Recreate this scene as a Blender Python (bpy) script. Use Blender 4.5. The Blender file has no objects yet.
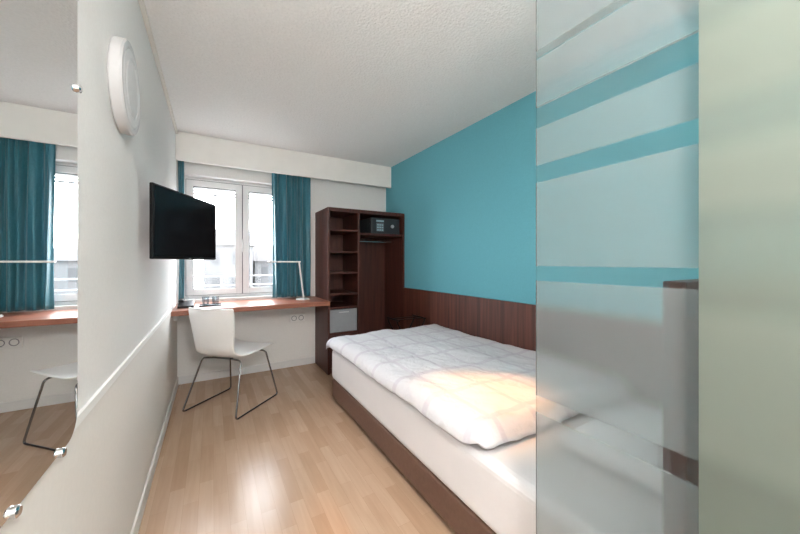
import bpy, bmesh, math
from mathutils import Vector, Matrix, noise
S=bpy.context.scene
S.view_settings.view_transform='Standard'
S.view_settings.exposure=1.27
W={}
# ------------------------------------------------------------ materials
def nm(name):
    m=bpy.data.materials.new(name); m.use_nodes=True
    nt=m.node_tree; b=nt.nodes['Principled BSDF']; return m,nt,b
def N(nt,t,**k):
    n=nt.nodes.new(t)
    for a,v in k.items(): setattr(n,a,v)
    return n
def tex(nt,scale=(1,1,1),coord='Object',rot=(0,0,0)):
    tc=N(nt,'ShaderNodeTexCoord'); mp=N(nt,'ShaderNodeMapping')
    mp.inputs['Scale'].default_value=scale; mp.inputs['Rotation'].default_value=rot
    nt.links.new(tc.outputs[coord],mp.inputs['Vector']); return mp.outputs['Vector']
def ramp(nt,fac,stops,interp='LINEAR'):
    r=N(nt,'ShaderNodeValToRGB'); cr=r.color_ramp; cr.interpolation=interp
    while len(cr.elements)<len(stops): cr.elements.new(0.5)
    for e,(p,c) in zip(cr.elements,stops): e.position=p; e.color=(*c,1)
    nt.links.new(fac,r.inputs[0]); return r.outputs[0]
def bump(nt,b,h,strength,dist=0.01):
    bp=N(nt,'ShaderNodeBump'); bp.inputs['Strength'].default_value=strength; bp.inputs['Distance'].default_value=dist
    nt.links.new(h,bp.inputs['Height']); nt.links.new(bp.outputs[0],b.inputs['Normal'])
def plain(name,col,rough=.5,metal=0,nscale=30,var=.04,bmp=0,bd=.01,spec=.5):
    m,nt,b=nm(name)
    n=N(nt,'ShaderNodeTexNoise'); n.inputs['Scale'].default_value=nscale; n.inputs['Detail'].default_value=4
    nt.links.new(tex(nt),n.inputs['Vector'])
    a=tuple(max(0,c*(1-var)) for c in col); z=tuple(min(1,c*(1+var)) for c in col)
    nt.links.new(ramp(nt,n.outputs[0],[(.3,a),(.7,z)]),b.inputs['Base Color'])
    b.inputs['Roughness'].default_value=rough; b.inputs['Metallic'].default_value=metal
    b.inputs['Specular IOR Level'].default_value=spec
    if bmp: bump(nt,b,n.outputs[0],bmp,bd)
    return m
def wood(name,c1,c2,scale,rough=.4):
    m,nt,b=nm(name)
    n=N(nt,'ShaderNodeTexNoise'); n.inputs['Scale'].default_value=1; n.inputs['Detail'].default_value=6; n.inputs['Distortion'].default_value=.4
    nt.links.new(tex(nt,scale),n.inputs['Vector'])
    nt.links.new(ramp(nt,n.outputs[0],[(.3,c1),(.7,c2)]),b.inputs['Base Color'])
    b.inputs['Roughness'].default_value=rough; bump(nt,b,n.outputs[0],.05,.002)
    return m
M_ceil=plain('ceiling_plaster',(.885,.88,.87),.95,nscale=75,var=.03,bmp=.55,bd=.012,spec=.1)
M_wallL=plain('white_wallpaper',(.81,.80,.785),.95,nscale=110,var=.02,bmp=.2,bd=.004,spec=0)
M_wallB=plain('white_wall_paint',(.87,.865,.85),.9,nscale=90,var=.02,bmp=.12,bd=.004,spec=.1)
M_teal=plain('teal_wall_paint',(.15,.45,.54),.85,nscale=90,var=.03,bmp=.12,bd=.004,spec=.2)
M_cream=plain('cream_lacquer',(.87,.855,.82),.6,nscale=8,var=.02)
M_panel=plain('wainscot_white',(.80,.77,.73),.9,nscale=60,var=.015,bmp=.05,bd=.003,spec=.0)
M_rail=plain('white_cap_rail',(.88,.87,.85),.7,nscale=60,var=.01,spec=.1)
M_white=plain('white_pvc',(.80,.80,.80),.4,var=.01,spec=.3)
M_plastic=plain('white_plastic',(.93,.93,.92),.4,var=.01)
M_chrome=plain('chrome',(.75,.75,.76),.15,metal=1,var=.02)
M_dchrome=plain('dark_chrome',(.28,.28,.29),.2,metal=1,var=.02)
M_alu=plain('brushed_aluminium',(.62,.62,.63),.4,metal=.6,var=.05)
M_rim=plain('pale_grey_rim',(.56,.56,.57),.6,var=.02,spec=.2)
M_disc=plain('matte_white_disc',(.64,.645,.65),.7,var=.02,spec=.2)
M_gasket=plain('grey_gasket',(.16,.165,.17),.6,var=.02)
M_black=plain('black_plastic',(.006,.006,.007),.35,var=.05,spec=.25)
M_screen=plain('tv_screen_glass',(.008,.009,.011),.15,var=.05,nscale=3,spec=.25)
M_sheet=plain('white_sheet',(.82,.81,.83),.85,nscale=6,var=.015,bmp=.25,bd=.02,spec=.1)
M_base=plain('brown_leatherette',(.175,.102,.074),.6,nscale=60,var=.08,bmp=.1,bd=.002,spec=.25)
M_grey=plain('grey_lacquer',(.33,.34,.36),.35,var=.03)
M_safe=plain('safe_steel',(.035,.04,.045),.45,var=.05)
M_safed=plain('safe_door_grey',(.022,.025,.03),.45,var=.05)
M_kp=plain('keypad_grey',(.12,.14,.16),.45,var=.05)
M_disp=plain('display_blue',(.30,.45,.50),.3,var=.05)
M_desk=wood('desk_wood',(.25,.088,.052),(.37,.145,.088),(2.5,40,40),.35)
M_ward=wood('dark_mahogany',(.044,.0105,.0065),(.105,.028,.017),(45,45,2.5),.45)
M_wardB=wood('mahogany_back',(.050,.014,.009),(.10,.030,.019),(30,30,2),.5)
M_bldg=plain('facade_plaster',(.060,.061,.063),.9,nscale=1,var=.05,spec=.1)
M_roof=plain('roof_tile',(.042,.040,.040),.9,nscale=2,var=.1,spec=.1)
M_fwin=plain('facade_glazing',(.034,.036,.038),.5,nscale=2,var=.1,spec=.1)
M_ext=plain('asphalt',(.06,.065,.055),.9,nscale=1,var=.1)
M_head=wood('headboard_wood',(.048,.013,.008),(.145,.046,.028),(30,38,1.2),.45)
def floor_mat():
    m,nt,b=nm('beech_strip_floor')
    v=tex(nt,(1,1,1),rot=(0,0,math.radians(90)))
    br=N(nt,'ShaderNodeTexBrick'); nt.links.new(v,br.inputs['Vector'])
    br.offset=.37; br.offset_frequency=2
    br.inputs['Scale'].default_value=1; br.inputs['Brick Width'].default_value=.40; br.inputs['Row Height'].default_value=.066
    br.inputs['Mortar Size'].default_value=.0005; br.inputs['Mortar Smooth'].default_value=.3
    br.inputs['Color1'].default_value=(.53,.355,.235,1); br.inputs['Color2'].default_value=(.625,.44,.31,1)
    br.inputs['Mortar'].default_value=(.43,.275,.175,1)
    n=N(nt,'ShaderNodeTexNoise'); n.inputs['Scale'].default_value=1; n.inputs['Detail'].default_value=5; n.inputs['Distortion'].default_value=.5
    nt.links.new(tex(nt,(45,3,1)),n.inputs['Vector'])
    mx=N(nt,'ShaderNodeMix',data_type='RGBA',blend_type='MULTIPLY'); mx.inputs[0].default_value=1
    nt.links.new(br.outputs['Color'],mx.inputs[6])
    nt.links.new(ramp(nt,n.outputs[0],[(.25,(.88,.86,.84)),(.75,(1,1,1))]),mx.inputs[7])
    nt.links.new(mx.outputs[2],b.inputs['Base Color']); b.inputs['Roughness'].default_value=.27; b.inputs['Specular IOR Level'].default_value=.45
    return m
M_floor=floor_mat()
def curtain_mat():
    m,nt,b=nm('teal_curtain_fabric')
    n=N(nt,'ShaderNodeTexNoise'); n.inputs['Scale'].default_value=1; nt.links.new(tex(nt,(200,200,40)),n.inputs['Vector'])
    nt.links.new(ramp(nt,n.outputs[0],[(.3,(.032,.18,.24)),(.7,(.050,.24,.315))]),b.inputs['Base Color'])
    b.inputs['Roughness'].default_value=.42; b.inputs['Sheen Weight'].default_value=.4
    tr=N(nt,'ShaderNodeBsdfTranslucent'); tr.inputs[0].default_value=(.03,.22,.30,1)
    mx=N(nt,'ShaderNodeMixShader'); mx.inputs[0].default_value=.22
    out=nt.nodes['Material Output']
    nt.links.new(b.outputs[0],mx.inputs[1]); nt.links.new(tr.outputs[0],mx.inputs[2]); nt.links.new(mx.outputs[0],out.inputs[0])
    return m
M_curt=curtain_mat()
def duvet_mat():
    m,nt,b=nm('duvet_cotton')
    v=tex(nt,(1,1,1))
    w=N(nt,'ShaderNodeTexWave',wave_type='BANDS',bands_direction='X'); w.inputs['Scale'].default_value=1.5; w.inputs['Distortion'].default_value=.8; w.inputs['Detail'].default_value=1
    w2=N(nt,'ShaderNodeTexWave',wave_type='BANDS',bands_direction='Y'); w2.inputs['Scale'].default_value=1.1; w2.inputs['Distortion'].default_value=.8; w2.inputs['Detail'].default_value=1
    nt.links.new(v,w.inputs['Vector']); nt.links.new(v,w2.inputs['Vector'])
    mn=N(nt,'ShaderNodeMath',operation='MINIMUM'); nt.links.new(w.outputs[1],mn.inputs[0]); nt.links.new(w2.outputs[1],mn.inputs[1])
    nt.links.new(ramp(nt,mn.outputs[0],[(0,(.68,.655,.71)),(.02,(.68,.655,.71)),(.06,(.76,.755,.79)),(1,(.76,.755,.79))]),b.inputs['Base Color'])
    b.inputs['Roughness'].default_value=.9; b.inputs['Specular IOR Level'].default_value=.1
    n=N(nt,'ShaderNodeTexNoise'); n.inputs['Scale'].default_value=13; n.inputs['Detail'].default_value=4; n.inputs['Distortion'].default_value=.7
    nt.links.new(tex(nt),n.inputs['Vector']); bump(nt,b,n.outputs[0],.45,.03)
    return m
M_duvet=duvet_mat()
def clear_glass(name,tint=(.95,.98,.97),g=.08):
    m,nt,b=nm(name)
    t=N(nt,'ShaderNodeBsdfTransparent'); t.inputs[0].default_value=(*tint,1)
    gl=N(nt,'ShaderNodeBsdfGlossy'); gl.inputs['Roughness'].default_value=.02
    mx=N(nt,'ShaderNodeMixShader'); mx.inputs[0].default_value=g
    nt.links.new(t.outputs[0],mx.inputs[1]); nt.links.new(gl.outputs[0],mx.inputs[2])
    nt.links.new(mx.outputs[0],nt.nodes['Material Output'].inputs[0]); return m
M_glass=clear_glass('window_glass',(1,1,1),.03)
M_tumb=clear_glass('tumbler_glass',(.8,.85,.88),.15)
def frosted(name,strips,zoff,tint,trans,rough=.35,clearmix=0.0,soft=.004):
    m,nt,b=nm(name)
    rf=N(nt,'ShaderNodeBsdfRefraction'); rf.inputs['IOR'].default_value=1.25; rf.inputs['Roughness'].default_value=rough; rf.inputs[0].default_value=(.97,.98,.98,1)
    di=N(nt,'ShaderNodeBsdfDiffuse'); di.inputs[0].default_value=(*tint,1)
    tl=N(nt,'ShaderNodeBsdfTranslucent'); tl.inputs[0].default_value=(*tint,1)
    dm=N(nt,'ShaderNodeMixShader'); dm.inputs[0].default_value=.5
    nt.links.new(di.outputs[0],dm.inputs[1]); nt.links.new(tl.outputs[0],dm.inputs[2])
    fm=N(nt,'ShaderNodeMixShader'); fm.inputs[0].default_value=trans
    nt.links.new(rf.outputs[0],fm.inputs[1]); nt.links.new(dm.outputs[0],fm.inputs[2])
    out=nt.nodes['Material Output']
    t=N(nt,'ShaderNodeBsdfTransparent'); t.inputs[0].default_value=(.95,.97,.965,1)
    cm=N(nt,'ShaderNodeMixShader'); cm.inputs[0].default_value=max(.04,clearmix)
    nt.links.new(t.outputs[0],cm.inputs[1])
    if clearmix: nt.links.new(fm.outputs[0],cm.inputs[2])
    else:
        gl=N(nt,'ShaderNodeBsdfGlossy'); gl.inputs['Roughness'].default_value=.03
        nt.links.new(gl.outputs[0],cm.inputs[2])
    sx=N(nt,'ShaderNodeSeparateXYZ'); nt.links.new(tex(nt),sx.inputs[0])
    acc=None
    for z0,z1 in strips:
        a=N(nt,'ShaderNodeMapRange',interpolation_type='SMOOTHSTEP'); a.inputs[1].default_value=z0-zoff-soft; a.inputs[2].default_value=z0-zoff+soft; nt.links.new(sx.outputs[2],a.inputs[0])
        c=N(nt,'ShaderNodeMapRange',interpolation_type='SMOOTHSTEP'); c.inputs[1].default_value=z1-zoff+soft; c.inputs[2].default_value=z1-zoff-soft; nt.links.new(sx.outputs[2],c.inputs[0])
        p=N(nt,'ShaderNodeMath',operation='MULTIPLY'); nt.links.new(a.outputs[0],p.inputs[0]); nt.links.new(c.outputs[0],p.inputs[1])
        if acc is None: acc=p.outputs[0]
        else:
            s=N(nt,'ShaderNodeMath',operation='ADD'); nt.links.new(acc,s.inputs[0]); nt.links.new(p.outputs[0],s.inputs[1]); acc=s.outputs[0]
    mx=N(nt,'ShaderNodeMixShader'); nt.links.new(acc,mx.inputs[0])
    nt.links.new(fm.outputs[0],mx.inputs[1]); nt.links.new(cm.outputs[0],mx.inputs[2]); nt.links.new(mx.outputs[0],out.inputs[0])
    return m
M_mirror,_nt,_b=nm('mirror_silver'); _b.inputs['Base Color'].default_value=(.92,.93,.92,1); _b.inputs['Metallic'].default_value=1; _b.inputs['Roughness'].default_value=.01
def emis(name,col,st):
    m,nt,b=nm(name); b.inputs['Base Color'].default_value=(*col,1); b.inputs['Emission Color'].default_value=(*col,1); b.inputs['Emission Strength'].default_value=st; return m
# ------------------------------------------------------------ helpers
def thing(name,loc,label,cat,rot=0,group=None):
    e=bpy.data.objects.new(name,None); e.empty_display_size=.1; e.location=loc; e.rotation_euler=(0,0,rot)
    S.collection.objects.link(e); W[e]=Vector((0,0,0)) if rot else Vector(loc)
    e['label']=label; e['category']=cat
    if group: e['group']=group
    return e
def meta(o,label,cat,group=None):
    o['label']=label; o['category']=cat
    if group:o['group']=group
    return o
def struct(o,label=None,cat=None):
    o['kind']='structure'
    if label:o['label']=label
    if cat:o['category']=cat
    return o
def add(name,me,mat,parent=None,smooth=False,bevel=0,seg=2,label=None):
    vs=[v.co for v in me.vertices]
    lo=Vector([min(v[i] for v in vs) for i in range(3)]); hi=Vector([max(v[i] for v in vs) for i in range(3)]); c=(lo+hi)/2
    me.transform(Matrix.Translation(-c)); o=bpy.data.objects.new(name,me); S.collection.objects.link(o)
    if mat: me.materials.clear(); me.materials.append(mat)
    W[o]=c
    if parent is not None: o.parent=parent; o.location=c-W[parent]
    else: o.location=c
    if smooth:
        for p in me.polygons:p.use_smooth=True
    if bevel:
        b=o.modifiers.new('bevel','BEVEL'); b.width=bevel; b.segments=seg; b.limit_method='ANGLE'; b.angle_limit=.6
    if label:o['label']=label
    return o
def bmbox(bm,a,b):
    r=bmesh.ops.create_cube(bm,size=1)
    for v in r['verts']: v.co=Vector([ (a[i]+b[i])/2+v.co[i]*(b[i]-a[i]) for i in range(3)])
def boxes(name,lst,mat,parent=None,bevel=0,seg=2,label=None):
    bm=bmesh.new()
    for a,b in lst:bmbox(bm,a,b)
    me=bpy.data.meshes.new(name); bm.to_mesh(me); bm.free()
    return add(name,me,mat,parent,bevel=bevel,seg=seg,label=label)
def box(name,a,b,mat,parent=None,bevel=0,seg=2,label=None): return boxes(name,[(a,b)],mat,parent,bevel,seg,label)
def tube(name,pts,r,mat,parent=None,fil=0,label=None,closed=False,res=8):
    P=[Vector(p) for p in pts]; out=[]
    n=len(P)
    for i,p in enumerate(P):
        if fil and (closed or 0<i<n-1):
            a=(P[i-1]-p); b=(P[(i+1)%n]-p); f=min(fil,a.length*.45,b.length*.45)
            s=p+a.normalized()*f; e=p+b.normalized()*f
            for k in range(7):
                t=k/6; out.append(s*(1-t)**2+p*2*t*(1-t)+e*t*t)
        else: out.append(p)
    cu=bpy.data.curves.new(name,'CURVE'); cu.dimensions='3D'; cu.bevel_depth=r; cu.bevel_resolution=3; cu.use_fill_caps=True
    sp=cu.splines.new('POLY'); sp.points.add(len(out)-1)
    for q,p in zip(sp.points,out): q.co=(*p,1)
    sp.use_cyclic_u=closed
    t=bpy.data.objects.new('t',cu); me=bpy.data.meshes.new_from_object(t); bpy.data.objects.remove(t); me.name=name
    return add(name,me,mat,parent,smooth=True,label=label)
def lathe(name,prof,mat,center,axis='Z',parent=None,n=48,label=None,smooth=True):
    bm=bmesh.new(); rings=[]
    for r,h in prof:
        ring=[]
        for k in range(n):
            a=2*math.pi*k/n
            if r<1e-6:
                p=(0,0,h)
            else: p=(r*math.cos(a),r*math.sin(a),h)
            if axis=='X': p=(p[2],p[0],p[1])
            if axis=='Y': p=(p[0],p[2],p[1])
            ring.append(bm.verts.new(Vector(p)+Vector(center)))
        rings.append(ring)
    for a,b in zip(rings,rings[1:]):
        for k in range(n): bm.faces.new((a[k],a[(k+1)%n],b[(k+1)%n],b[k]))
    bmesh.ops.remove_doubles(bm,verts=bm.verts,dist=1e-6); bmesh.ops.recalc_face_normals(bm,faces=bm.faces)
    me=bpy.data.meshes.new(name); bm.to_mesh(me); bm.free()
    o=add(name,me,mat,parent,smooth=False,label=label)
    if smooth:
        for p in me.polygons:p.use_smooth=True
        m=o.modifiers.new('es','EDGE_SPLIT'); m.split_angle=math.radians(35)
    return o
def grid(name,f,nu,nv,mat,parent=None,solid=0,sub=0,label=None,off=-1):
    bm=bmesh.new(); V=[[bm.verts.new(f(i/nu,j/nv)) for j in range(nv+1)] for i in range(nu+1)]
    for i in range(nu):
        for j in range(nv): bm.faces.new((V[i][j],V[i+1][j],V[i+1][j+1],V[i][j+1]))
    me=bpy.data.meshes.new(name); bm.to_mesh(me); bm.free()
    o=add(name,me,mat,parent,smooth=True,label=label)
    if solid: s=o.modifiers.new('s','SOLIDIFY'); s.thickness=solid; s.offset=off
    if sub: s=o.modifiers.new('ss','SUBSURF'); s.levels=sub; s.render_levels=sub
    return o
def plate(name,outline,axis,t0,t1,mat,parent=None,label=None,bevel=0):
    bm=bmesh.new()
    def P(a,b,t): return {'X':(t,a,b),'Y':(a,t,b),'Z':(a,b,t)}[axis]
    A=[bm.verts.new(P(a,b,t0)) for a,b in outline]; B=[bm.verts.new(P(a,b,t1)) for a,b in outline]; n=len(A)
    bm.faces.new(A); bm.faces.new(B[::-1])
    for i in range(n): bm.faces.new((A[i],A[(i+1)%n],B[(i+1)%n],B[i]))
    bmesh.ops.recalc_face_normals(bm,faces=bm.faces)
    me=bpy.data.meshes.new(name); bm.to_mesh(me); bm.free()
    return add(name,me,mat,parent,label=label,bevel=bevel)
def rrect(a0,b0,a1,b1,r,n=8):
    o=[]
    for cx,cy,s in ((a1-r,b1-r,0),(a0+r,b1-r,90),(a0+r,b0+r,180),(a1-r,b0+r,270)):
        for k in range(n+1):
            a=math.radians(s+90*k/n); o.append((cx+r*math.cos(a),cy+r*math.sin(a)))
    return o
# ------------------------------------------------------------ room
XL,XR,YB,YF,ZC=-.297,2.03,3.85,-.95,2.452
WX0,WX1,WZ0,WZ1=-.262,.74,.83,2.09
struct(box('floor',(XL-.1,YF-.1,-.1),(XR+.1,YB+.25,0),M_floor))
struct(box('ceiling',(XL-.1,YF-.1,ZC),(XR+.1,YB+.25,ZC+.1),M_ceil))
struct(box('wall_left',(XL-.1,YF-.1,0),(XL,YB+.25,ZC),M_wallL))
struct(box('wall_right',(XR,YF-.1,0),(XR+.1,YB+.25,ZC),M_teal))
struct(box('wall_front',(XL,YF-.1,0),(XR,YF,ZC),M_wallB))
struct(boxes('wall_back',[((XL,YB,0),(XR,YB+.25,WZ0)),((XL,YB,WZ1),(XR,YB+.25,ZC)),((XL,YB,WZ0),(WX0,YB+.25,WZ1)),((WX1,YB,WZ0),(XR,YB+.25,WZ1))],M_wallB))
# window
fy=3.95
win=struct(boxes('window_1',[((WX0,fy,WZ0),(WX0+.05,fy+.07,WZ1)),((WX1-.05,fy,WZ0),(WX1,fy+.07,WZ1)),((WX0+.05,fy,WZ0),(WX1-.05,fy+.07,WZ0+.05)),((WX0+.05,fy,WZ1-.05),(WX1-.05,fy+.07,WZ1)),((.265,fy,WZ0+.05),(.315,fy+.07,WZ1-.05))],M_white,bevel=.004))
def ring(x0,x1,z0,z1,w,y0,y1):
    return [((x0,y0,z0),(x0+w,y1,z1)),((x1-w,y0,z0),(x1,y1,z1)),((x0+w,y0,z0),(x1-w,y1,z0+w)),((x0+w,y0,z1-w),(x1-w,y1,z1))]
for a,b in ((WX0+.035,.286),(.294,WX1-.035)):
    z0,z1=WZ0+.035,WZ1-.035; w=.062
    cs=boxes('casement',ring(a,b,z0,z1,w,fy-.02,fy+.03),M_white,win,bevel=.004)
    boxes('gasket',ring(a+w,b-w,z0+w,z1-w,.006,fy-.012,fy+.004),M_gasket,cs)
    boxes('frame_joint',ring(a-.003,b+.003,z0-.003,z1+.003,.003,fy-.021,fy-.002),M_gasket,cs)
    box('window_pane',(a+w-.005,fy+.005,z0+w-.005),(b-w+.005,fy+.011,z1-w+.005),M_glass,cs)
boxes('window_handle',[((.28,fy-.035,1.38),(.30,fy-.02,1.46)),((.282,fy-.055,1.32),(.298,fy-.04,1.44)),((.284,fy-.045,1.415),(.296,fy-.03,1.435))],M_alu,win,bevel=.003)
bl=thing('window_blind',(.24,4.06,1.95),'partly raised pale slatted outdoor blind behind the window','blind')
for i in range(5):
    box('slat',(WX0+.01,4.045,1.93+.032*i),(WX1-.01,4.075,1.945+.032*i),M_gasket if i==0 else M_rim,bl,bevel=.003)
rl=thing('balcony_railing',(.24,4.5,.8),'thin grey metal railing outside the window','railing')
for z in (.93,1.04): tube('rail',[(-.9,4.4,z),(2.0,4.4,z)],.010,M_gasket,rl)
for x in (-.8,.1,1.0,1.9): tube('post',[(x,4.4,.70),(x,4.4,1.04)],.008,M_gasket,rl)
box('sill_ledge',(-.95,4.13,.66),(2.05,4.45,.70),M_gasket,rl)
struct(boxes('trim_1',[((XL,3.70,2.18),(XR,3.72,ZC)),((XL,3.72,2.18),(XR,3.735,2.195))],M_cream,bevel=.003),'cream curtain box board below the ceiling','trim')
struct(box('trim_2',(XL,YF,ZC-.03),(XL+.02,3.70,ZC),M_panel,bevel=.004),'narrow cable strip along ceiling and white wall','trim')
struct(box('trim_3',(XL,YF,.08),(XL+.004,3.84,.80),M_panel),'smooth cream lower wall panelling','wall panel')
struct(box('trim_4',(XL,YF,.80),(XL+.009,3.25,.824),M_rail),'white cap rail on top of the wall panelling','trim')
struct(box('baseboard_left',(XL,YF,0),(XL+.014,YB,.08),M_panel,bevel=.004))
struct(box('baseboard_back',(XL+.014,YB-.014,0),(1.06,YB,.08),M_white,bevel=.004))
struct(box('trim_5',(XR-.03,.36,.28),(XR,3.35,.90),M_head,bevel=.003),'dark mahogany wall panelling behind the bed','wall panel')
# exterior
g=struct(box('ground',(-40,5,-7.2),(60,70,-7),M_ext))
for x0,x1,y0,h,lb in ((-9,-1.5,24,1.2,'pale plaster apartment building with dark roof'),(-.5,2.6,26,2.4,'narrow grey town house with dark roof'),(3.2,9,30,1.3,'long grey apartment building with dark roof'),(10,26,27,1.2,'low pale building across the street')):
    t=thing('building',((x0+x1)/2,y0+4,-7),lb,'building')
    box('facade',(x0,y0,-7),(x1,y0+8,h),M_bldg,t)
    plate('roof',[(y0-.3,h),(y0+8.3,h),(y0+4,h+1.5)],'X',x0-.2,x1+.2,M_roof,t)
    k=x0+.5
    while k<x1-.8:
        box('facade_window',(k,y0-.03,h-1.4),(k+.5,y0+.02,h-.5),M_fwin,t)
        box('facade_window',(k,y0-.03,h-3.2),(k+.5,y0+.02,h-2.3),M_fwin,t)
        k+=1.2
# ------------------------------------------------------------ curtains
def curtain(name,x0,x1,y,z0,z1,folds,label,amp=.028):
    def f(u,v):
        z=z0+(z1-z0)*v
        w=u+.035*math.sin(u*9+1)+.02*noise.noise(Vector((u*3,v*1.2,5)))
        a=amp*(1-.35*v)*(.65+.6*abs(noise.noise(Vector((u*4.5,v*.8,2)))))
        ph=w*folds*2*math.pi
        return Vector((x0+(x1-x0)*u+.014*math.sin(ph*.5+v*2)*(1-v),y+a*math.sin(ph+.5*math.sin(v*3))+.007*math.sin(ph*2.3+v*4),z))
    o=grid(name,f,folds*16,30,M_curt,solid=.003)
    return meta(o,label,'curtain')
curtain('curtain',.575,.995,3.782,.815,2.33,6,'teal pleated curtain hanging beside the window above the desk',.036)
curtain('curtain',-.282,-.235,3.785,.815,2.33,2,'teal curtain bunched against the white wall',.02)
# ------------------------------------------------------------ desk
d=thing('desk',(.385,3.56,0),'reddish wooden built-in desk top under the window','desk')
box('desk_top',(XL+.001,3.27,.755),(1.068,3.849,.80),M_desk,d,bevel=.006)
boxes('support_rail',[((XL+.01,3.40,.70),(XL+.035,3.84,.754)),((XL+.036,3.82,.70),(1.06,3.845,.754))],M_white,d)
# ------------------------------------------------------------ wardrobe
wx0,wx1,wy0,wy1,wt,wh=1.07,2.028,3.36,3.848,.024,1.80
wd=thing('wardrobe',(1.55,3.6,0),'open dark mahogany wardrobe with shelves, hanging space and safe','wardrobe')
box('side_panel',(wx0,wy0,0),(wx0+wt,wy1,wh),M_ward,wd,bevel=.002)
box('side_panel',(wx1-wt,wy0,0),(wx1,wy1,wh),M_ward,wd,bevel=.002)
box('divider_panel',(1.415,wy0,.06),(1.415+wt,wy1,wh-.04),M_ward,wd,bevel=.002)
box('top_panel',(wx0+wt,wy0,wh-.04),(wx1-wt,wy1,wh),M_ward,wd,bevel=.002)
box('bottom_panel',(wx0+wt,wy0+.01,.04),(wx1-wt,wy1,.06),M_ward,wd)
box('plinth',(wx0+wt,wy0+.03,0),(wx1-wt,wy0+.05,.04),M_ward,wd)
box('back_panel',(wx0+wt,wy1-.01,.06),(wx1-wt,wy1,wh-.04),M_wardB,wd)
for z in (1.55,1.31,1.08,.85,.70,.42): box('shelf',(wx0+wt,wy0+.01,z),(1.415,wy1-.01,z+.02),M_ward,wd,bevel=.001)
box('shelf',(1.415+wt,wy0+.01,1.52),(wx1-wt,wy1-.01,1.542),M_ward,wd,bevel=.001)
dr=box('door',(wx0+wt+.002,wy0+.004,.065),(1.412,wy0+.022,.415),M_ward,wd,bevel=.002)
tube('clothes_rail',[(1.44,3.6,1.46),(2.004,3.6,1.46)],.011,M_chrome,wd)
fr=thing('minibar_drawer',(1.25,3.6,.44),'grey fronted minibar box inside the wardrobe column','minibar')
box('cabinet_body',(1.10,3.40,.441),(1.408,3.82,.695),M_black,fr)
box('front_panel',(1.098,3.372,.444),(1.41,3.399,.69),M_grey,fr,bevel=.004)
box('handle',(1.2,3.362,.655),(1.31,3.372,.667),M_alu,fr,bevel=.002)
sf=thing('safe',(1.80,3.6,1.542),'dark steel hotel safe with keypad on the wardrobe shelf','safe')
box('safe_body',(1.60,3.40,1.543),(1.98,3.75,1.73),M_safe,sf,bevel=.004)
box('safe_door',(1.615,3.392,1.554),(1.965,3.40,1.718),M_safed,sf,bevel=.003)
box('display',(1.66,3.388,1.682),(1.76,3.392,1.703),M_disp,sf)
kp=box('keypad',(1.66,3.388,1.57),(1.76,3.392,1.67),M_kp,sf)
for i in range(3):
    for j in range(3): box('key_button',(1.670+.029*i,3.384,1.578+.030*j),(1.690+.029*i,3.388,1.595+.030*j),M_disp,kp)
lathe('knob',[(0,0),(.020,0),(.020,.012),(.017,.018),(0,.018)],M_alu,(1.87,3.374,1.635),'Y',sf,n=24)
# ------------------------------------------------------------ bed
bx0,bx1,by0,by1=.892,1.985,.36,2.72
bd=thing('bed',(1.44,1.54,0),'single bed with brown upholstered base and white mattress','bed')
box('bed_base',(bx0+.012,by0,.04),(bx1,by1,.195),M_base,bd,bevel=.012,seg=3)
for x in (1.0,1.88):
    for y in (.8,2.55): lathe('leg',[(0,0),(.025,0),(.025,.042),(0,.042)],M_black,(x,y,0),'Z',bd,n=20)
box('mattress',(bx0,by0,.196),(bx1,by1,.47),M_sheet,bd,bevel=.045,seg=5)
box('headboard',(.92,.30,0),(1.99,.345,1.165),M_ward,bd,bevel=.004,label='dark mahogany headboard')
LV=1.96
def duv(u,v):
    U=u*1.21; V=v*LV
    R=.12
    if U<R and V<R:
        px,py=(R-U)/R,(R-V)/R
        U=R-R*px*math.sqrt(1-py*py/2); V=R-R*py*math.sqrt(1-px*px/2)
    def drape(q,dr,r):
        if q<dr: return (0, dr+r*.9-q)
        a=(q-dr)/(r*1.57)
        if a<1: return (r*(1-math.cos(a*1.5708)), r*.9*(1-math.sin(a*1.5708)))
        return (r+(q-dr-r*1.57),0)
    ox,dx=drape(U,.010,.080)
    oy,dy=drape(LV-V,.03,.09)
    oh,dh=drape(V,0,.045)
    x=.864+ox; y=2.765-oy
    x=min(x,1.98)
    drop=(dx**3+dy**3)**(1/3)
    drop=(drop**3+(dh*1.8)**3)**(1/3)
    drop=min(drop,.105)
    wr=.012*noise.noise(Vector((x*4.0,y*3.0,1.3)))+.009*noise.noise(Vector((x*8+y*3,y*7,4)))+.006*abs(noise.noise(Vector((x*14,y*12+x*7,8))))
    z=.566-drop+wr
    if x>bx0+.03 and y<by1-.05: z=max(z,.485)
    x+=.006*noise.noise(Vector((y*4,z*6,2))); y+=.007*noise.noise(Vector((x*5,z*6,9)))
    return Vector((x,min(y,2.80),z))
dv=grid('duvet',duv,130,200,M_duvet,solid=.014)
meta(dv,'puffy white duvet with faint grey lilac lines spread over the bed','duvet')
bm=bmesh.new(); nU,nV=36,26
for sgn in (1,-1):
    V=[[None]*(nV+1) for _ in range(nU+1)]
    for i in range(nU+1):
        for j in range(nV+1):
            a=(i/nU-.5)*2;b=(j/nV-.5)*2
            h=(max(0,1-abs(a)**2.6)*max(0,1-abs(b)**2.6))**.5
            V[i][j]=bm.verts.new((1.46+a*.33*(1-.05*(1-b*b)),.585+b*.19*(1-.05*(1-a*a)),.530+sgn*h*(.045 if sgn>0 else .055)+.004*noise.noise(Vector((a*3,b*3,sgn)))*h))
    for i in range(nU):
        for j in range(nV):
            f=(V[i][j],V[i+1][j],V[i+1][j+1],V[i][j+1]); bm.faces.new(f if sgn>0 else f[::-1])
bmesh.ops.remove_doubles(bm,verts=bm.verts,dist=1e-4)
bmesh.ops.recalc_face_normals(bm,faces=bm.faces)
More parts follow.
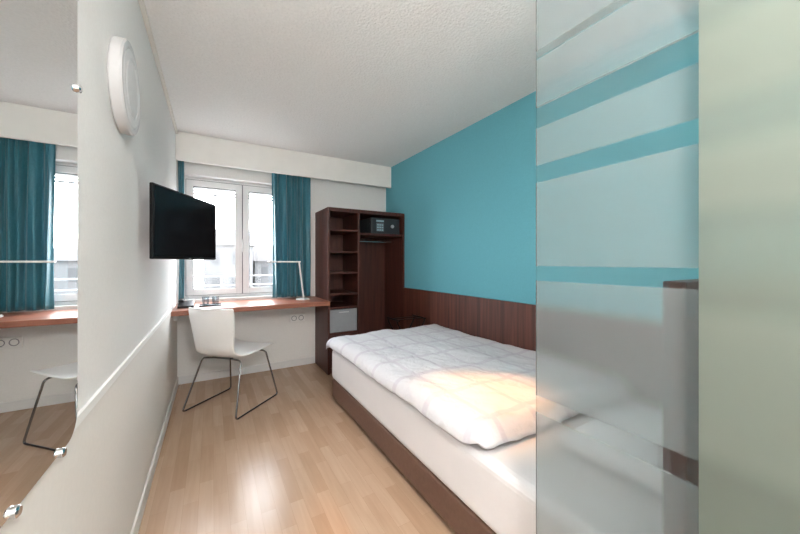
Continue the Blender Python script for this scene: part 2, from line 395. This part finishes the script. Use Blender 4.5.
me=bpy.data.meshes.new('pillow'); bm.to_mesh(me); bm.free()
pw=add('pillow',me,M_sheet,smooth=True); meta(pw,'white pillow lying at the head of the bed','pillow')
# luggage rack
lr=thing('luggage_rack',(1.80,2.94,0),'black folding luggage rack between bed and wardrobe','luggage rack')
for y in (2.84,3.04):
    tube('cross_leg',[(1.64,y,.006),(1.96,y,.58),(1.96,y,.61)],.008,M_black,lr,.02)
    tube('cross_leg',[(1.96,y+.02,.006),(1.64,y+.02,.58),(1.64,y+.02,.61)],.008,M_black,lr,.02)
for x in (1.64,1.96): tube('top_rail',[(x,2.82,.61),(x,3.08,.61)],.008,M_black,lr)
for i in range(2): box('strap',(1.64,2.87+.1*i,.608),(1.96,2.90+.1*i,.612),M_black,lr)
# ------------------------------------------------------------ chair
ch=thing('desk_chair',(.160,3.105,0),'white moulded shell chair with chrome sled base before the desk','chair',rot=math.radians(-45))
PR=[(.275,.428,.19),(.26,.454,.215),(.12,.449,.232),(0,.439,.230),(-.10,.435,.218),(-.165,.452,.198),(-.205,.50,.188),(-.225,.59,.194),(-.245,.69,.205),(-.268,.79,.214),(-.280,.838,.212),(-.284,.848,.205)]
def shell(u,v):
    t=v*(len(PR)-1); i=min(int(t),len(PR)-2); f=t-i
    p0=PR[max(i-1,0)];p1=PR[i];p2=PR[i+1];p3=PR[min(i+2,len(PR)-1)]
    q=[.5*((2*p1[k])+(-p0[k]+p2[k])*f+(2*p0[k]-5*p1[k]+4*p2[k]-p3[k])*f*f+(-p0[k]+3*p1[k]-3*p2[k]+p3[k])*f**3) for k in range(3)]
    a=(u-.5)*2; x=a*q[2]
    back=max(0,min(1,(v-.5)/.4)); seat=1-back
    y=q[0]+back*.045*a*a; z=q[1]+seat*.022*a**4
    if v>.85: z-=.008*(1-a*a)*((v-.85)/.15)
    return Vector((x,y,z))
grid('seat_shell',shell,24,55,M_plastic,ch,solid=.010,off=0)
for s in (-1,1):
    tube('sled_leg',[(s*.06,-.12,.422),(s*.19,-.13,.415),(s*.255,-.26,.008),(s*.255,.25,.008),(s*.19,.17,.417),(s*.06,.17,.425)],.0070,M_dchrome,ch,.03)
for y0 in (-.14,.15): box('mounting_plate',(-.09,y0,.420),(.09,y0+.04,.431),M_dchrome,ch)
# ------------------------------------------------------------ tv
tv=thing('television',(-.107,2.165,1.224),'black flat television on a wall bracket above the desk','television',rot=math.radians(64.5))
H=.361
box('tv_casing',(-.305,0,0),(.305,.018,H),M_black,tv,bevel=.004)
box('screen',(-.295,-.0015,.014),(.295,.0,H-.010),M_screen,tv)
box('back_cover',(-.16,.018,.04),(.2,.035,H-.06),M_black,tv,bevel=.006)
box('indicator_light',(-.01,-.002,.004),(.01,0,.008),M_grey,tv)
r=math.radians(-64.5)
def w2l(x,y,z):
    dx,dy=x+.107,y-2.165; c,s=math.cos(r),math.sin(r)
    return (dx*c-dy*s,dx*s+dy*c,z-1.224)
tube('wall_arm',[w2l(-.285,2.33,1.40),w2l(-.20,2.42,1.40),(.1,.034,.176)],.012,M_black,tv)
x0,x1=XL+.001,XL+.014
pl=[w2l(x0,2.28,1.33),w2l(x0,2.38,1.33),w2l(x0,2.38,1.47),w2l(x0,2.28,1.47)]
pl2=[w2l(x1,2.28,1.33),w2l(x1,2.38,1.33),w2l(x1,2.38,1.47),w2l(x1,2.28,1.47)]
bm=bmesh.new(); A=[bm.verts.new(p) for p in pl]; B=[bm.verts.new(p) for p in pl2]
bm.faces.new(A);bm.faces.new(B[::-1])
for i in range(4): bm.faces.new((A[i],A[(i+1)%4],B[(i+1)%4],B[i]))
bmesh.ops.recalc_face_normals(bm,faces=bm.faces)
me2=bpy.data.meshes.new('wall_plate'); bm.to_mesh(me2); bm.free(); add('wall_plate',me2,M_black,tv)
# ------------------------------------------------------------ wall lamp (round)
wl=thing('wall_lamp',(XL,1.55,1.855),'round white wall lamp with grey rim on the white wall','lamp')
lathe('lamp_base',[(0,0),(.160,0),(.165,.006),(.165,.032),(.160,.038),(.142,.039),(.138,.034),(0,.034)],M_rim,(XL+.001,1.55,1.855),'X',wl,n=64)
lathe('lamp_shade',[(.138,.0),(.135,.004),(.106,.005),(.103,.001),(.098,.001),(.095,.005),(.06,.007),(0,.007)],M_disc,(XL+.036,1.55,1.855),'X',wl,n=64)
# ------------------------------------------------------------ mirror
mr=thing('wall_mirror',(XL,.7,.80),'large frameless wall mirror with rounded corners and chrome clips','mirror')
plate('mirror_glass',rrect(.30,.80,1.068,2.12,.06),'X',-.286,-.281,M_mirror,mr)
for y,z in ((.775,.800),(.965,.800),(1.066,1.63),(.55,2.118),(.9,2.118)):
    lathe('clip',[(0,0),(.008,0),(.008,.010),(.010,.017),(.010,.021),(.007,.024),(0,.024)],M_chrome,(XL+.0005,y,z),'X',mr,n=24)
# ------------------------------------------------------------ desk lamp
dl=thing('desk_lamp',(.86,3.58,.80),'slim white LED desk lamp standing on the desk','desk lamp')
lathe('lamp_base',[(0,0),(.07,0),(.07,.010),(.062,.015),(0,.016)],M_plastic,(.86,3.58,.80),'Z',dl,n=40)
tube('arm',[(.87,3.58,.812),(.815,3.56,1.215)],.009,M_plastic,dl)
box('lamp_head',(.50,3.535,1.205),(.83,3.575,1.220),M_plastic,dl,bevel=.006)
ty=thing('serving_tray',(-.02,3.5,.80),'black shallow tray with drinking glasses on the desk','tray')
boxes('tray_base',[((-.10,3.46,.801),(.08,3.58,.805)),((-.10,3.46,.805),(.08,3.464,.811)),((-.10,3.576,.805),(.08,3.58,.811)),((-.10,3.464,.805),(-.096,3.576,.811)),((.076,3.464,.805),(.08,3.576,.811))],M_black,ty)
for i,(x,y) in enumerate(((-.05,3.53),(.03,3.51))):
    o=lathe('drinking_glass',[(0,0),(.026,0),(.031,.078),(.029,.078),(.025,.006),(0,.006)],M_tumb,(x,y,.806),'Z',n=28)
    meta(o,'clear drinking glass standing on the black tray','glass','drinking glasses on the tray')
bk=thing('telephone',(-.20,3.50,.80),'small dark desk telephone near the white wall','telephone')
plate('phone_base',[(3.42,.801),(3.58,.801),(3.58,.85),(3.42,.82)],'X',-.26,-.14,M_black,bk)
box('handset',(-.255,3.43,.852),(-.215,3.57,.875),M_black,bk,bevel=.008)
for x,z in ((.86,.56),):
    so=thing('wall_socket',(x,YB,z),'white double wall socket under the desk','socket')
    box('cover_plate',(x-.085,YB-.022,z-.045),(x+.085,YB-.0005,z+.045),M_plastic,so,bevel=.003)
    for k in (-.04,.04):
        lathe('outlet',[(.024,0),(.030,0),(.030,.003),(.024,.003),(.024,0)],M_grey,(x+k,YB-.025,z),'Y',so,n=24)
# ------------------------------------------------------------ glass partition
strips=[(.772,.822),(1.156,1.198),(1.441,1.49),(1.599,1.66),(1.80,1.825)]
M_frost=frosted('striped_frosted_glass',strips,1.06,(.47,.53,.54),.33,.27,.14,.002)
M_frost2=frosted('sage_frosted_glass',[(.50,.85),(1.12,1.30),(1.42,1.5),(1.64,1.75)],1.06,(.30,.335,.29),.84,.5,.76,.03)
g1=box('glass_partition',(.816,.246,.02),(.822,.611,2.10),M_frost); meta(g1,'frosted glass partition with clear horizontal stripes beside the bed','glass partition')
g2=box('glass_door',(.786,-.55,.02),(.794,.238,2.10),M_frost2); meta(g2,'pale grey green frosted sliding glass door leaf','glass door')
# ------------------------------------------------------------ added fill lamp, out of view behind the camera
M_globe=emis('fill_globe',(1,.96,.9),3)  # glow of the globe added only as room fill
PX,PY=.25,-.40
cl=thing('fill_lamp',(PX,PY,ZC),'added opal globe fill lamp, unseen behind the camera','lamp')
lathe('canopy',[(0,0),(.05,0),(.05,-.02),(0,-.02)],M_white,(PX,PY,ZC-.001),'Z',cl)
tube('cord',[(PX,PY,ZC-.02),(PX,PY,1.95)],.004,M_white,cl)
lathe('globe',[(0,.10),(.04,.092),(.07,.07),(.092,.04),(.10,0),(.092,-.04),(.07,-.07),(.04,-.092),(0,-.10)],M_globe,(PX,PY,1.85),'Z',cl)
def area(name,loc,rot,sx,sy,p,col):
    l=bpy.data.lights.new(name,'AREA'); l.shape='RECTANGLE'; l.size=sx; l.size_y=sy; l.energy=p; l.color=col
    o=bpy.data.objects.new(name,l); o.location=loc; o.rotation_euler=rot; S.collection.objects.link(o); return o
pl=bpy.data.lights.new('fill_light','POINT'); pl.energy=80; pl.color=(1,.965,.93); pl.shadow_soft_size=.13  # point fill added inside the globe to brighten ceiling and walls
o=bpy.data.objects.new('fill_light',pl); o.location=(PX,PY,1.85); S.collection.objects.link(o)
po=area('window_portal',((WX0+WX1)/2,4.09,(WZ0+WZ1)/2),(math.radians(-90),0,0),WX1-WX0,WZ1-WZ0,1,(1,1,1)); po.data.cycles.is_portal=True
sp=bpy.data.lights.new('reading_spot','SPOT'); sp.energy=56; sp.color=(1,.44,.12); sp.spot_size=math.radians(31); sp.spot_blend=1; sp.shadow_soft_size=.05
so=bpy.data.objects.new('reading_spot',sp); so.location=(1.75,.95,1.9); S.collection.objects.link(so)
so.rotation_euler=(Vector((1.16,1.16,.56))-Vector(so.location)).to_track_quat('-Z','Y').to_euler()
# ------------------------------------------------------------ world
w=bpy.data.worlds.new('world'); S.world=w; w.use_nodes=True; nt=w.node_tree; bg=nt.nodes['Background']
tc=N(nt,'ShaderNodeTexCoord'); sx=N(nt,'ShaderNodeSeparateXYZ'); nt.links.new(tc.outputs['Generated'],sx.inputs[0])
nt.links.new(ramp(nt,sx.outputs[2],[(0,(.97,.98,1)),(.6,(.89,.94,1))]),bg.inputs[0]); bg.inputs[1].default_value=11
# ------------------------------------------------------------ camera
cam=bpy.data.cameras.new('camera'); co=bpy.data.objects.new('camera',cam); S.collection.objects.link(co)
co.location=(0,0,1.21); co.rotation_euler=(math.radians(90),0,math.radians(-30.3))
cam.sensor_width=36; cam.lens=322/800*36; cam.shift_y=-5/800; cam.clip_start=.02
S.camera=co
